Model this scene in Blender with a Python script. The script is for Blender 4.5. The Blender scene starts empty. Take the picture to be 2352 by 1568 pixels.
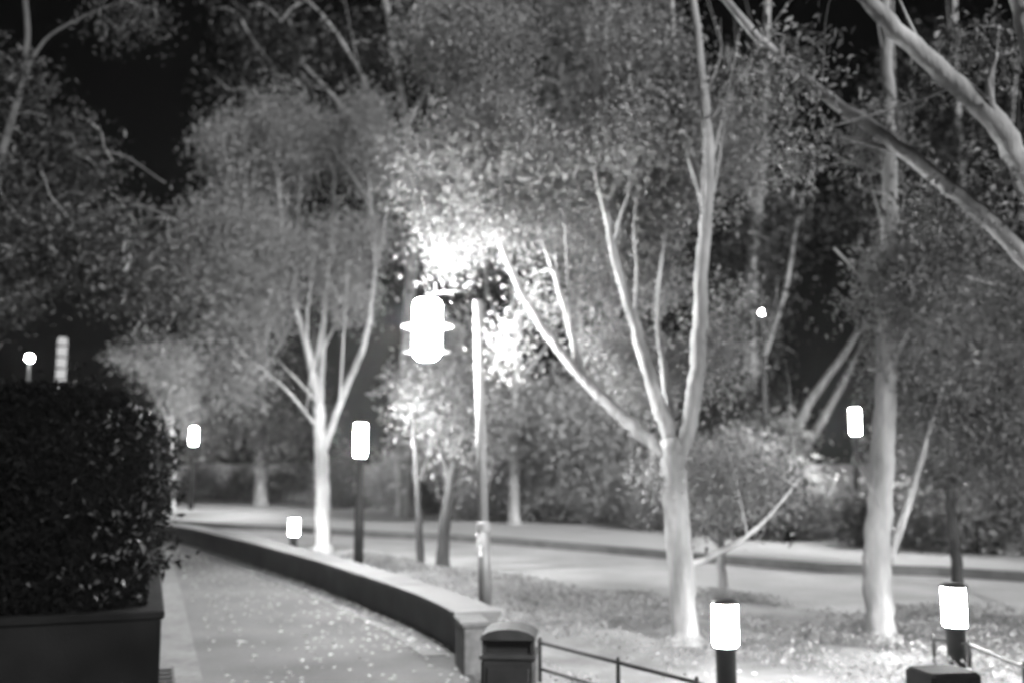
import bpy, math, random
import numpy as np
from mathutils import Vector
random.seed(7)
rng = np.random.default_rng(11)
S = bpy.context.scene
COL = S.collection

# ------------------------------------------------------------------ camera
FPX, CX, CY, HOR = 2287.0, 1176.0, 784.0, 1060.0     # photo measured in a 2352 x 1568 grid, 35 mm lens
TH = math.atan((HOR - CY) / FPX)
EYE = 1.6
cam = bpy.data.cameras.new('camera')
cam.sensor_width = 36.0
cam.lens = 36.0 * FPX / 2352.0
cam.clip_end = 2000.0
cam.dof.use_dof = True
cam.dof.focus_distance = 3.0
cam.dof.aperture_fstop = 1.8
co = bpy.data.objects.new('camera', cam)
co.location = (0, 0, EYE)
co.rotation_euler = (math.pi / 2 + TH, 0, 0)
COL.objects.link(co)
S.camera = co

# ------------------------------------------------------------------ world, added fill sun, exposure
W = bpy.data.worlds.new('World')
S.world = W
W.use_nodes = True
nt = W.node_tree
nt.nodes.clear()
bg = nt.nodes.new('ShaderNodeBackground')
out = nt.nodes.new('ShaderNodeOutputWorld')
bg.inputs['Color'].default_value = (1, 1, 1, 1)
bg.inputs['Strength'].default_value = 0.0002            # night sky
nt.links.new(bg.outputs[0], out.inputs[0])
sun = bpy.data.lights.new('fill_sun', 'SUN')  # sun lamp added as soft fill, lamps alone leave the trees dark
sun.energy = 1.15
sun.angle = math.radians(14)
so = bpy.data.objects.new('fill_sun', sun)
d = Vector((-0.50, 0.68, -0.50))
so.rotation_euler = d.to_track_quat('-Z', 'Y').to_euler()
COL.objects.link(so)
S.view_settings.view_transform = 'Standard'
S.view_settings.look = 'None'
S.view_settings.gamma = 1.0
S.view_settings.exposure = 2.75
S.cycles.use_denoising = True
S.cycles.max_bounces = 5
S.cycles.diffuse_bounces = 3
S.cycles.transparent_max_bounces = 4
S.cycles.sample_clamp_indirect = 4.0
S.cycles.sample_clamp_direct = 0.0

# ------------------------------------------------------------------ helpers
ct, st = math.cos(TH), math.sin(TH)


def P(x, y, D):
    """world point seen at photo position x, y at distance D along the view's ground direction"""
    a, b = (x - CX) / FPX, (CY - y) / FPX
    t = D / (ct - b * st)
    return np.array((a * t, D, EYE + t * (st + b * ct)))


def G(x, y, z=0.0):
    a, b = (x - CX) / FPX, (CY - y) / FPX
    t = (z - EYE) / (st + b * ct)
    return np.array((a * t, t * (ct - b * st), z))


def A3(*q):
    return np.array(q, float)


def pxm(n, D):
    return n * D / FPX


def tag(o, label=None, cat=None, group=None, kind=None):
    if label: o['label'] = label
    if cat: o['category'] = cat
    if group: o['group'] = group
    if kind: o['kind'] = kind
    return o


def empty(name, loc, rz=0.0):
    o = bpy.data.objects.new(name, None)
    o.location = loc
    o.rotation_euler = (0, 0, rz)
    o.empty_display_size = 0.1
    COL.objects.link(o)
    return o


def link(name, me, mat, parent=None):
    o = bpy.data.objects.new(name, me)
    if mat is not None and not len(me.materials): me.materials.append(mat)
    COL.objects.link(o)
    if parent is not None: o.parent = parent
    return o


class MB:
    """collects shapes, then links them as one mesh"""
    def __init__(s): s.v, s.f = [], []

    def add(s, vs, fs):
        n = len(s.v)
        s.v += [tuple(map(float, q)) for q in vs]
        s.f += [tuple(i + n for i in q) for q in fs]
        return s

    def box(s, c, size, rz=0.0, bev=0.0):
        x, y, z = (k / 2 for k in size)
        cr, sr = math.cos(rz), math.sin(rz)
        b = min(bev, x * .9, y * .9, z * .9)
        if b <= 0:
            vs = [(i, j, k) for k in (-z, z) for j in (-y, y) for i in (-x, x)]
            fs = [(0, 2, 3, 1), (4, 5, 7, 6), (0, 1, 5, 4), (2, 6, 7, 3), (0, 4, 6, 2), (1, 3, 7, 5)]
        else:
            vs, fs = [], []
            rings = [(-z, b), (-z + b, 0), (z - b, 0), (z, b)]
            for zz, q in rings:
                X, Y = x - q, y - q
                e = b if q == 0 else b * 0.6
                vs += [(-X + e, -Y, zz), (X - e, -Y, zz), (X, -Y + e, zz), (X, Y - e, zz), (X - e, Y, zz), (-X + e, Y, zz), (-X, Y - e, zz), (-X, -Y + e, zz)]
            for r in range(3):
                for i in range(8):
                    a, a2 = r * 8 + i, r * 8 + (i + 1) % 8
                    fs.append((a, a2, a2 + 8, a + 8))
            fs.append(tuple(range(7, -1, -1)))
            fs.append(tuple(range(24, 32)))
        vs = [(c[0] + i * cr - j * sr, c[1] + i * sr + j * cr, c[2] + k) for i, j, k in vs]
        return s.add(vs, fs)

    def lathe(s, prof, c=(0, 0, 0), n=20):
        vs, fs = [], []
        for r, z in prof:
            for i in range(n):
                a = 2 * math.pi * i / n
                vs.append((c[0] + r * math.cos(a), c[1] + r * math.sin(a), c[2] + z))
        for k in range(len(prof) - 1):
            for i in range(n):
                j = (i + 1) % n
                fs.append((k * n + i, k * n + j, (k + 1) * n + j, (k + 1) * n + i))
        fs.append(tuple(range(n - 1, -1, -1)))
        fs.append(tuple((len(prof) - 1) * n + i for i in range(n)))
        return s.add(vs, fs)

    def tube(s, pts, rad, n=10, wob=0.0, seed=0):
        pts = [np.array(p, float) for p in pts]
        rr = np.random.default_rng(seed)
        vs, fs = [], []
        prev = None
        for k, p in enumerate(pts):
            t = pts[min(k + 1, len(pts) - 1)] - pts[max(k - 1, 0)]
            t /= np.linalg.norm(t) + 1e-9
            if prev is None:
                u = np.cross(t, (0.31, 0.9, 0.2))
                u /= np.linalg.norm(u)
            else:
                u = prev - t * np.dot(prev, t)
                u /= np.linalg.norm(u)
            prev = u
            w = np.cross(t, u)
            for i in range(n):
                a = 2 * math.pi * i / n
                r = rad[k] * (1 + wob * (rr.random() - .5) * 2)
                vs.append(p + r * (math.cos(a) * u + math.sin(a) * w))
        for k in range(len(pts) - 1):
            for i in range(n):
                j = (i + 1) % n
                fs.append((k * n + i, k * n + j, (k + 1) * n + j, (k + 1) * n + i))
        fs.append(tuple(range(n - 1, -1, -1)))
        fs.append(tuple((len(pts) - 1) * n + i for i in range(n)))
        return s.add(vs, fs)

    def build(s, name, mat, parent=None, smooth=False):
        me = bpy.data.meshes.new(name)
        me.from_pydata(s.v, [], s.f)
        if smooth:
            me.polygons.foreach_set('use_smooth', [True] * len(me.polygons))
        me.update()
        return link(name, me, mat, parent)


def np_mesh(name, V, F, attr=None):
    """V (n,3), F (m,k) as one mesh; attr: a float per vertex called tone"""
    me = bpy.data.meshes.new(name)
    V = np.ascontiguousarray(V, np.float32)
    F = np.ascontiguousarray(F, np.int32)
    k = F.shape[1]
    me.vertices.add(len(V))
    me.vertices.foreach_set('co', V.ravel())
    me.loops.add(F.size)
    me.loops.foreach_set('vertex_index', F.ravel())
    me.polygons.add(len(F))
    me.polygons.foreach_set('loop_start', np.arange(0, F.size, k, dtype=np.int32))
    if attr is not None:
        a = me.attributes.new('tone', 'FLOAT', 'POINT')
        a.data.foreach_set('value', np.ascontiguousarray(attr, np.float32))
    me.update(calc_edges=True)
    me.validate()
    return me


def unit(a):
    return a / (np.linalg.norm(a, axis=-1, keepdims=True) + 1e-9)


def leaf_mesh(name, C, L, droop=0.35, width=0.45, rg=rng):
    """pointed leaves, folded along the midrib: centres C (n,3), lengths L (n,)"""
    n = len(C)
    ax = rg.normal(size=(n, 3))
    ax[:, 2] = ax[:, 2] * 0.6 - droop * 1.2
    ax = unit(ax)
    nr = rg.normal(size=(n, 3))
    nr[:, 2] += 0.5
    sd = unit(np.cross(ax, nr))
    up = np.cross(sd, ax)
    L = L[:, None]
    w = L * width * rg.uniform(.75, 1.15, (n, 1))
    base = C - ax * L * .5
    tip = C + ax * L * .5 - np.array((0, 0, 1)) * L * .12
    mid = C - ax * L * .08
    l = mid + sd * w * .5 + up * w * .22
    r = mid - sd * w * .5 + up * w * .22
    V = np.stack((base, l, tip, r), 1).reshape(-1, 3)
    b = np.arange(n)[:, None] * 4
    F = np.concatenate((b + np.array([[0, 2, 1]]), b + np.array([[0, 3, 2]])), 0)
    tone = np.repeat(rg.uniform(0, 1, n), 4)
    return np_mesh(name, V, F, tone)


# ------------------------------------------------------------------ materials (the photograph is black and white: neutral greys)
def mat(name, lo, hi, scale=8.0, rough=0.8, bump=0.0, bscale=None, detail=5.0, stretch=(1, 1, 1), spec=0.3, metal=0.0, second=None):
    m = bpy.data.materials.new(name)
    m.use_nodes = True
    t = m.node_tree
    b = t.nodes['Principled BSDF']
    b.inputs['Roughness'].default_value = rough
    b.inputs['Metallic'].default_value = metal
    b.inputs['Specular IOR Level'].default_value = spec
    tc = t.nodes.new('ShaderNodeTexCoord')
    mp = t.nodes.new('ShaderNodeMapping')
    mp.inputs['Scale'].default_value = stretch
    t.links.new(tc.outputs['Object'], mp.inputs['Vector'])
    no = t.nodes.new('ShaderNodeTexNoise')
    no.inputs['Scale'].default_value = scale
    no.inputs['Detail'].default_value = detail
    t.links.new(mp.outputs[0], no.inputs['Vector'])
    rp = t.nodes.new('ShaderNodeValToRGB')
    rp.color_ramp.elements[0].position = .3
    rp.color_ramp.elements[1].position = .7
    rp.color_ramp.elements[0].color = (lo, lo, lo, 1)
    rp.color_ramp.elements[1].color = (hi, hi, hi, 1)
    t.links.new(no.outputs['Fac'], rp.inputs['Fac'])
    col = rp.outputs['Color']
    if second:
        n2 = t.nodes.new('ShaderNodeTexNoise')
        n2.inputs['Scale'].default_value = second[0]
        n2.inputs['Detail'].default_value = 6
        t.links.new(mp.outputs[0], n2.inputs['Vector'])
        r2 = t.nodes.new('ShaderNodeMapRange')
        r2.inputs['From Min'].default_value = .3
        r2.inputs['From Max'].default_value = .7
        r2.inputs['To Min'].default_value = second[1]
        r2.inputs['To Max'].default_value = second[2]
        t.links.new(n2.outputs['Fac'], r2.inputs['Value'])
        mx = t.nodes.new('ShaderNodeVectorMath')
        mx.operation = 'SCALE'
        t.links.new(col, mx.inputs[0])
        t.links.new(r2.outputs[0], mx.inputs['Scale'])
        col = mx.outputs[0]
    t.links.new(col, b.inputs['Base Color'])
    if bump:
        nb = t.nodes.new('ShaderNodeTexNoise')
        nb.inputs['Scale'].default_value = bscale or scale * 4
        nb.inputs['Detail'].default_value = 6
        t.links.new(mp.outputs[0], nb.inputs['Vector'])
        bp = t.nodes.new('ShaderNodeBump')
        bp.inputs['Strength'].default_value = bump
        bp.inputs['Distance'].default_value = .02
        t.links.new(nb.outputs['Fac'], bp.inputs['Height'])
        t.links.new(bp.outputs[0], b.inputs['Normal'])
    return m


def leaf_mat(name, lo, hi, trans=0.35, rough=0.5, spec=0.3):
    m = bpy.data.materials.new(name)
    m.use_nodes = True
    t = m.node_tree
    b = t.nodes['Principled BSDF']
    b.inputs['Roughness'].default_value = rough
    b.inputs['Specular IOR Level'].default_value = spec
    at = t.nodes.new('ShaderNodeAttribute')
    at.attribute_name = 'tone'
    mr = t.nodes.new('ShaderNodeMapRange')
    mr.inputs['To Min'].default_value = lo
    mr.inputs['To Max'].default_value = hi
    t.links.new(at.outputs['Fac'], mr.inputs['Value'])
    t.links.new(mr.outputs[0], b.inputs['Base Color'])
    tr = t.nodes.new('ShaderNodeBsdfTranslucent')
    t.links.new(mr.outputs[0], tr.inputs['Color'])
    mx = t.nodes.new('ShaderNodeMixShader')
    mx.inputs[0].default_value = trans
    t.links.new(b.outputs[0], mx.inputs[1])
    t.links.new(tr.outputs[0], mx.inputs[2])
    t.links.new(mx.outputs[0], t.nodes['Material Output'].inputs['Surface'])
    return m


def emit(name, strength):
    m = bpy.data.materials.new(name)
    m.use_nodes = True
    t = m.node_tree
    t.nodes.clear()
    e = t.nodes.new('ShaderNodeEmission')
    e.inputs['Strength'].default_value = strength
    o = t.nodes.new('ShaderNodeOutputMaterial')
    t.links.new(e.outputs[0], o.inputs['Surface'])
    return m


M = dict(
    soil=mat('soil', .08, .16, 3, .95, .6, 30),
    road=mat('road_asphalt', .17, .25, 1.1, .9, .25, 180, second=(38, .75, 1.2)),
    pavement=mat('pavement_concrete', .18, .25, .5, .9, .25, 120, second=(30, .85, 1.1)),
    path=mat('path_gravel', .05, .092, .9, .92, .5, 160, second=(120, .72, 1.2)),
    gutter=mat('gutter_stone', .06, .11, 2.0, .85, .3, 60, second=(14, .7, 1.2)),
    kerb=mat('kerb_stone', .065, .11, 3, .85, .3, 60),
    wall=mat('wall_render', .085, .125, 2.2, .85, .35, 70, second=(.8, .8, 1.1)),
    darkwall=mat('shade_toned_concrete', .003, .008, 2.0, .9, .3, 60, spec=.03, second=(.7, .7, 1.2)),  # planter's unlit face put into the colour; block and bench share it
    bark=mat('pale_bark', .14, .27, 7, .9, .8, 26, stretch=(1, 1, .28), second=(3.1, .5, 1.25), spec=.1),
    bark2=mat('grey_bark', .13, .26, 8, .9, .8, 26, stretch=(1, 1, .28)),
    bark3=mat('dim_bark', .025, .06, 8, .9, .8, 26, stretch=(1, 1, .28)),  # bark darkened in colour so branches read as dimly lit
    darkbark=mat('dark_bark', .014, .035, 9, .9, .8, 28, stretch=(1, 1, .3)),
    twig=mat('twig_bark', .12, .24, 14, .9),
    metal=mat('lamp_metal', .06, .09, 6, .45, .05, 40, spec=.5),
    post=mat('lit_post_paint', .13, .18, 5, .5, .05, 40, spec=.5),  # lamplight on the upper post put into a paler colour
    black=mat('black_paint', .008, .016, 6, .55, .05, 40, spec=.25),
    rail=mat('rail_iron', .015, .03, 8, .75, .1, 40, spec=.2),
    sticker=mat('white_sticker', .7, .78, 10, .5),
    print=mat('sticker_print', .2, .25, 10, .6),
    board=mat('grey_board', .20, .26, 4, .6),
    leaf=leaf_mat('leaf', .09, .15, .5),
    leafnight=leaf_mat('leaf_unlit', .016, .034, .3),  # unlit foliage put into a very dark leaf colour
    leafdim=leaf_mat('leaf_dim', .03, .055, .3),  # weakly lit foliage put into a darker leaf colour
    leafpale=leaf_mat('leaf_lit', .16, .24, .5),  # light on the foliage put into a paler leaf colour
    leafbright=leaf_mat('leaf_bright_lit', .22, .34, .5),  # stronger lamplight on shrubs put into the leaf colour
    hedge=leaf_mat('hedge_leaf_shaded', .001, .005, .10, .6, .02),  # shade on the hedge put into near black leaves
    grass=leaf_mat('ground_cover', .13, .25, .3),
    litter=leaf_mat('dry_leaf', .18, .36, .15),
    glow_main=emit('street_lantern_glow', 165.0),
    glow_boll=emit('bollard_glow', 62.0),
    glow_gard=emit('garden_lantern_glow', 190.0),
    glow_far=emit('far_lantern_glow', 30.0),
    glow_col=emit('column_glow', .09),
)

# ------------------------------------------------------------------ the setting
def sheet(name, pts, z, mt, thick=0.0, cuts=0, noise=0.0):
    """flat polygon (x, y) at height z; with thick it gets side faces downwards"""
    n = len(pts)
    m = MB()
    vs = [(p[0], p[1], z) for p in pts]
    fs = [tuple(range(n))]
    if thick:
        vs += [(p[0], p[1], z - thick) for p in pts]
        fs += [(i, i + n, (i + 1) % n + n, (i + 1) % n) for i in range(n)]
    m.add(vs, fs)
    o = m.build(name, mt)
    tag(o, kind='structure')
    return o


def off(line, dd):
    """offset a polyline sideways by dd (positive = to the left of its direction)"""
    L = np.array([q[:2] for q in line], float)
    out_ = []
    for i in range(len(L)):
        t = L[min(i + 1, len(L) - 1)] - L[max(i - 1, 0)]
        t /= np.linalg.norm(t)
        out_.append(L[i] + dd * np.array((-t[1], t[0])))
    return [tuple(q) for q in out_]


def smooth_line(pts, n=8):
    """Catmull-Rom through points of any dimension"""
    p = [np.array(q, float) for q in pts]
    p = [2 * p[0] - p[1]] + p + [2 * p[-1] - p[-2]]
    out_ = []
    for i in range(1, len(p) - 2):
        for k in range(n):
            t = k / n
            out_.append(.5 * ((2 * p[i]) + (-p[i - 1] + p[i + 1]) * t + (2 * p[i - 1] - 5 * p[i] + 4 * p[i + 1] - p[i + 2]) * t * t + (-p[i - 1] + 3 * p[i] - 3 * p[i + 1] + p[i + 2]) * t ** 3))
    out_.append(p[-2])
    return out_


def strip(name, a, b, z, mt, thick=.3, parent=None, kind='structure', bev=0.0):
    """solid band between polylines a and b, top at z"""
    n = len(a)
    vs = [(q[0], q[1], z) for q in a] + [(q[0], q[1], z) for q in b] + [(q[0], q[1], z - thick) for q in a] + [(q[0], q[1], z - thick) for q in b]
    fs = []
    for i in range(n - 1):
        fs += [(i, i + 1, n + i + 1, n + i), (2 * n + i, 2 * n + i + 1, i + 1, i), (n + i, n + i + 1, 3 * n + i + 1, 3 * n + i)]
    fs += [(0, n, 3 * n, 2 * n), (n - 1, 3 * n - 1, 4 * n - 1, 2 * n - 1)]
    m = MB().add(vs, fs)
    o = m.build(name, mt, parent)
    if parent is None: tag(o, kind=kind)
    return o


g = MB().add([(-400, -60, -.06), (400, -60, -.06), (400, 700, -.06), (-400, 700, -.06)], [(0, 1, 2, 3)]).build('ground', M['soil'])
tag(g, kind='structure')

line1 = [(22, 4)] + [tuple(G(x, y)[:2]) for x, y in ((2350, 1277), (1900, 1251), (1500, 1220), (1120, 1198), (800, 1175), (400, 1146))] + [(-34, 68)]
line2 = [(20, 3)] + [tuple(G(x, y)[:2]) for x, y in ((2350, 1335), (1900, 1314), (1500, 1280), (1110, 1246), (840, 1233), (600, 1216), (390, 1205))] + [(-28, 44)]
line3 = [(18, 2)] + [tuple(G(x, y)[:2]) for x, y in ((2350, 1446), (1850, 1420), (1530, 1392), (1200, 1338), (1000, 1306), (840, 1297), (640, 1262), (390, 1226))] + [(-22, 36)]
l1, l2, l3 = smooth_line(line1, 6), smooth_line(line2, 6), smooth_line(line3, 6)
def resample(L, n):
    L = np.array([q[:2] for q in L]); s = np.r_[0, np.cumsum(np.linalg.norm(np.diff(L, axis=0), axis=1))]
    u = np.linspace(0, s[-1], n)
    return [(np.interp(q, s, L[:, 0]), np.interp(q, s, L[:, 1])) for q in u]
l1, l2, l3 = resample(l1, 40), resample(l2, 40), resample(l3, 40)
strip('road', l2, l3, 0.0, M['road'], .05)
k2 = off(l2, -.0); k2b = off(l2, -.16)
strip('kerb', k2, k2b, .13, M['kerb'], .3)
strip('pavement', l1, k2b, .125, M['pavement'], .3)
k1b = off(l1, -.18)
strip('kerb', off(l1, -.002), k1b, .26, M['kerb'], .4)
far = off(l1, -60)
sheet('planting_ground', [q for q in k1b] + [(-120, 130), (10, 160), (140, 100), (60, 4)], .16, M['soil'])

# low curved wall on the right of the left-hand path
wb = smooth_line([G(x, y)[:2] for x, y in ((1052, 1502), (960, 1446), (847, 1397), (740, 1353), (640, 1317), (500, 1272), (380, 1243))] + [(-13, 27.5), (-18, 32)], 8)
wb = resample(wb, 48)
wtop = off(wb, -.36)
WH = .34
wall = tag(strip('low_wall', wb, wtop, WH - .06, M['wall'], .4), 'low pale rendered wall curving along the leaf strewn path', 'wall')
wall['kind'] = 'thing'
ca, cb = np.array(resample(off(wb, .025), 400)), np.array(resample(off(wb, -.385), 400))
for i in range(0, 396, 14):                                     # coping stones with open joints
    sl_ = slice(i, min(i + 14, 399) + 1)
    a_, b_ = ca[sl_].copy(), cb[sl_].copy()
    for q in (a_, b_):
        q[-1] = q[-1] * .86 + q[-2] * .14
    strip('coping_stone', [tuple(q) for q in a_], [tuple(q) for q in b_], WH + random.uniform(-.003, .003), M['wall'], .055, wall)
# path between the planter and the wall
U = np.array((math.sin(math.radians(-19.9)), math.cos(math.radians(-19.9))))
Vv = np.array((-U[1], U[0]))
PC = np.array((-2.47, 7.2))                                     # near right corner of the planter
left_edge = [tuple(PC + U * s - Vv * .30) for s in (-9, -3, 0, 4, 8, 12, 16, 20, 26)]
pathpts = [(.9, -4), (.55, 3), (.1, 5.6)] + [tuple(q) for q in off(wb, -.02)] + [tuple(q) for q in left_edge[::-1]]
sheet('path', pathpts, -.004, M['path'])
# gutter line by the wall
strip('gutter', off(wb, .30), off(wb, .06), .002, M['gutter'], .02)
# stone edge strip beside the planter
strip('edge_strip', [tuple(PC + U * s - Vv * .31) for s in (-1.5, 1.2, 6, 12, 20)], [tuple(PC + U * s + Vv * .06) for s in (-1.5, 1.2, 6, 12, 20)], .006, M['gutter'], .04)

# planting bed with the trees and bollards
bed_edge = [tuple(q) for q in l3]
bedpoly = [q for q in l3 if q[1] < 30]
bx0 = [(1.1, 3.0), (.6, 5.2), (.20, 7.0)] + [tuple(q) for q in wtop if q[1] < 30]
bv, bf = [], []
nb = 40
A_ = resample(bx0, 60)
B_ = resample([q for q in l3 if q[1] < 31], 60)
for i in range(60):
    for k in range(nb + 1):
        t = k / nb
        x, y = A_[i][0] * (1 - t) + B_[i][0] * t, A_[i][1] * (1 - t) + B_[i][1] * t
        z = .05 + .05 * math.sin(x * 1.7) * math.cos(y * 1.3) + .03 * math.sin(x * 4.1 + y * 2.7) + .05 * math.sin(math.pi * t)
        if t > .985: z = -.03
        bv.append((x, y, z))
for i in range(59):
    for k in range(nb):
        a = i * (nb + 1) + k
        bf.append((a, a + 1, a + nb + 2, a + nb + 1))
bed = tag(MB().add(bv, bf).build('planting_bed', M['soil'], smooth=True), kind='structure')

# thin haze volume added to give the lamps a glow
hz0 = MB().add([(x, y, z) for z in (-1.2, 21) for y in (-8, 95) for x in (-60, 60)], [(0, 2, 3, 1), (4, 5, 7, 6), (0, 1, 5, 4), (2, 6, 7, 3), (0, 4, 6, 2), (1, 3, 7, 5)])
hm = bpy.data.materials.new('glow_haze'); hm.use_nodes = True
hm.node_tree.nodes.clear()
pv = hm.node_tree.nodes.new('ShaderNodeVolumePrincipled'); mo = hm.node_tree.nodes.new('ShaderNodeOutputMaterial')
pv.inputs['Color'].default_value = (.9, .9, .9, 1); pv.inputs['Density'].default_value = 0.0004; pv.inputs['Anisotropy'].default_value = 0.78
hm.node_tree.links.new(pv.outputs[0], mo.inputs['Volume'])
tag(hz0.build('haze', hm), kind='stuff')

# ------------------------------------------------------------------ planter and hedge on the left
rzU = math.atan2(U[1], U[0]) - math.pi / 2
def uv(s, t): return PC + U * s + Vv * t
def ubox(m, s0, s1, t0, t1, z0, z1, bev=.0):
    c = uv((s0 + s1) / 2, (t0 + t1) / 2)
    return m.box((c[0], c[1], (z0 + z1) / 2), (t1 - t0, s1 - s0, z1 - z0), rzU, bev)
pl = tag(ubox(MB(), 0, 13, 0, 3.2, -.05, .50, .01).build('planter_wall', M['darkwall']), 'smooth concrete planter wall with shade put into its colour, under the clipped hedge', 'planter')
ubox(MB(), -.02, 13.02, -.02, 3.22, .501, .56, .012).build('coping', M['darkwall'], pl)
hd = empty('clipped_hedge', (*uv(1, 1), .56))
tag(hd, 'tall clipped hedge with shade put into its leaf colour, on the concrete planter beside the path', 'hedge')
inv = np.array(hd.location)
n = 60000
s_, t_, z_ = rng.uniform(.05, 11, n), rng.uniform(.0, 3.0, n), rng.uniform(.5, 2.16, n)
k = rng.integers(0, 4, n)
depth = rng.exponential(.07, n)
s_ = np.where(k <= 1, .12 + depth, s_)
t_ = np.where(k == 2, .10 + depth, t_)
z_ = np.where(k == 3, 2.12 - depth, z_)
# rounded top corner and a lumpy face
lump = .10 * np.sin(t_ * 2.3 + s_ * 1.7 + z_ * 1.9) + .07 * np.sin(t_ * 5 + z_ * 3.1) + .06 * np.sin(z_ * 7.3 + s_ * 2.1)
s_ = s_ + np.where(k <= 1, lump + .05, 0); t_ = np.where(k == 2, t_ + lump + .14, np.maximum(t_, .12)); z_ = z_ + np.where(k == 3, lump, 0)
rr = .55
ok = ((np.minimum(t_, 9) > rr) | (z_ < 2.15 - rr) | ((rr - t_) ** 2 + (z_ - 2.15 + rr) ** 2 < rr * rr))
s_, t_, z_ = s_[ok], t_[ok], z_[ok]
C = np.c_[PC[0] + U[0] * s_ + Vv[0] * t_, PC[1] + U[1] * s_ + Vv[1] * t_, z_] - inv
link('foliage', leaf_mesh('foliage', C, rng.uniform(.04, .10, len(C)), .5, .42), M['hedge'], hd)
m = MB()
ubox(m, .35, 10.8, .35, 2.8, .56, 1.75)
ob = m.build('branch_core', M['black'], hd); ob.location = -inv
for i in range(16):
    a = uv(rng.uniform(.45, 1.2), rng.uniform(.5, 2.2)); h = rng.uniform(.9, 1.5)
    b_ = a + rng.normal(size=2) * .12
    o = MB().tube([(a[0], a[1], .5), ((a[0] + b_[0]) / 2 + .03, (a[1] + b_[1]) / 2, .5 + h / 2), (b_[0], b_[1], .5 + h)], [.018, .013, .006], 6).build('stem', M['darkbark'], hd)
    o.location = -inv
C = []
for i in range(330):
    tt = rng.uniform(-.05, 2.9)
    if rng.random() < .6: a = uv(rng.uniform(.1, 6), tt); p0 = np.array((a[0], a[1], 2.08 if tt > .5 else 1.75)); dr = np.array((0, 0, 1.0))
    else: a = uv(rng.uniform(.05, 5), .06); p0 = np.array((a[0], a[1], rng.uniform(.7, 1.8))); dr = np.array((-Vv[0], -Vv[1], .5))
    dr = unit(dr + rng.normal(size=3) * .4) * rng.uniform(.06, .30)
    for k in range(7): C.append(p0 + dr * (k / 6) + rng.normal(size=3) * .02)
C = np.array(C) - inv
n = 300
ti, zi = np.abs(rng.normal(size=n)) * .30, rng.uniform(.62, 2.0, n)
si = np.where(rng.random(n) < .7, .02 + .1 * np.sin(ti * 9 + zi * 4), rng.uniform(.1, 3, n))
ti = np.where(si > .15, .05, ti + .1)
Ci = np.c_[PC[0] + U[0] * si + Vv[0] * ti, PC[1] + U[1] * si + Vv[1] * ti, zi] - inv
tag(link('lit_ivy', leaf_mesh('lit_ivy', Ci, rng.uniform(.03, .065, n), .6, .5), M['leafdim'], hd), kind='stuff')  # paler vine leaves stand in for lamplit specks on the hedge
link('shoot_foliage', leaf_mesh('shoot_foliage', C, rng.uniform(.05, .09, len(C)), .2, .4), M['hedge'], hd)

# drain grating on the edge of the path by the planter
dg = empty('drain_grating', (*uv(-.15, -.06), .0), rzU)
tag(dg, 'dark iron drain grating in the path edge beside the planter', 'drain')
MB().box((-.1, .0, .010), (.30, 1.9, .008)).build('backing', M['black'], dg)
MB().box((-.245, 0, .018), (.02, 1.9, .016)).box((.045, 0, .018), (.02, 1.9, .016)).build('frame', M['rail'], dg)
bar = None
for i in range(12):
    if bar is None:
        bar = MB().box((0, 0, 0), (.268, .05, .014), 0, .003).build('bar', M['rail'], dg); o = bar
    else:
        o = bar.copy(); COL.objects.link(o)
    o.location = (-.1, -.86 + i * .156, .021)

# ------------------------------------------------------------------ trees
LAMPS = [(P(965, 760, G(1116, 1436, .08)[1]), .95), (P(823, 1000, G(823, 1304, .1)[1]), 1.35), (P(1976, 980, G(1976, 1250, .1)[1]), 1.5)]   # leaves are trimmed clear of the lanterns


def tubepath(pts, r0, r1, n=10, power=1.0, seg=6):
    sp = smooth_line(pts, seg)
    L = np.r_[0, np.cumsum([np.linalg.norm(sp[i + 1] - sp[i]) for i in range(len(sp) - 1)])]
    u = L / L[-1]
    return sp, [r0 + (r1 - r0) * q ** power for q in u]


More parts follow.
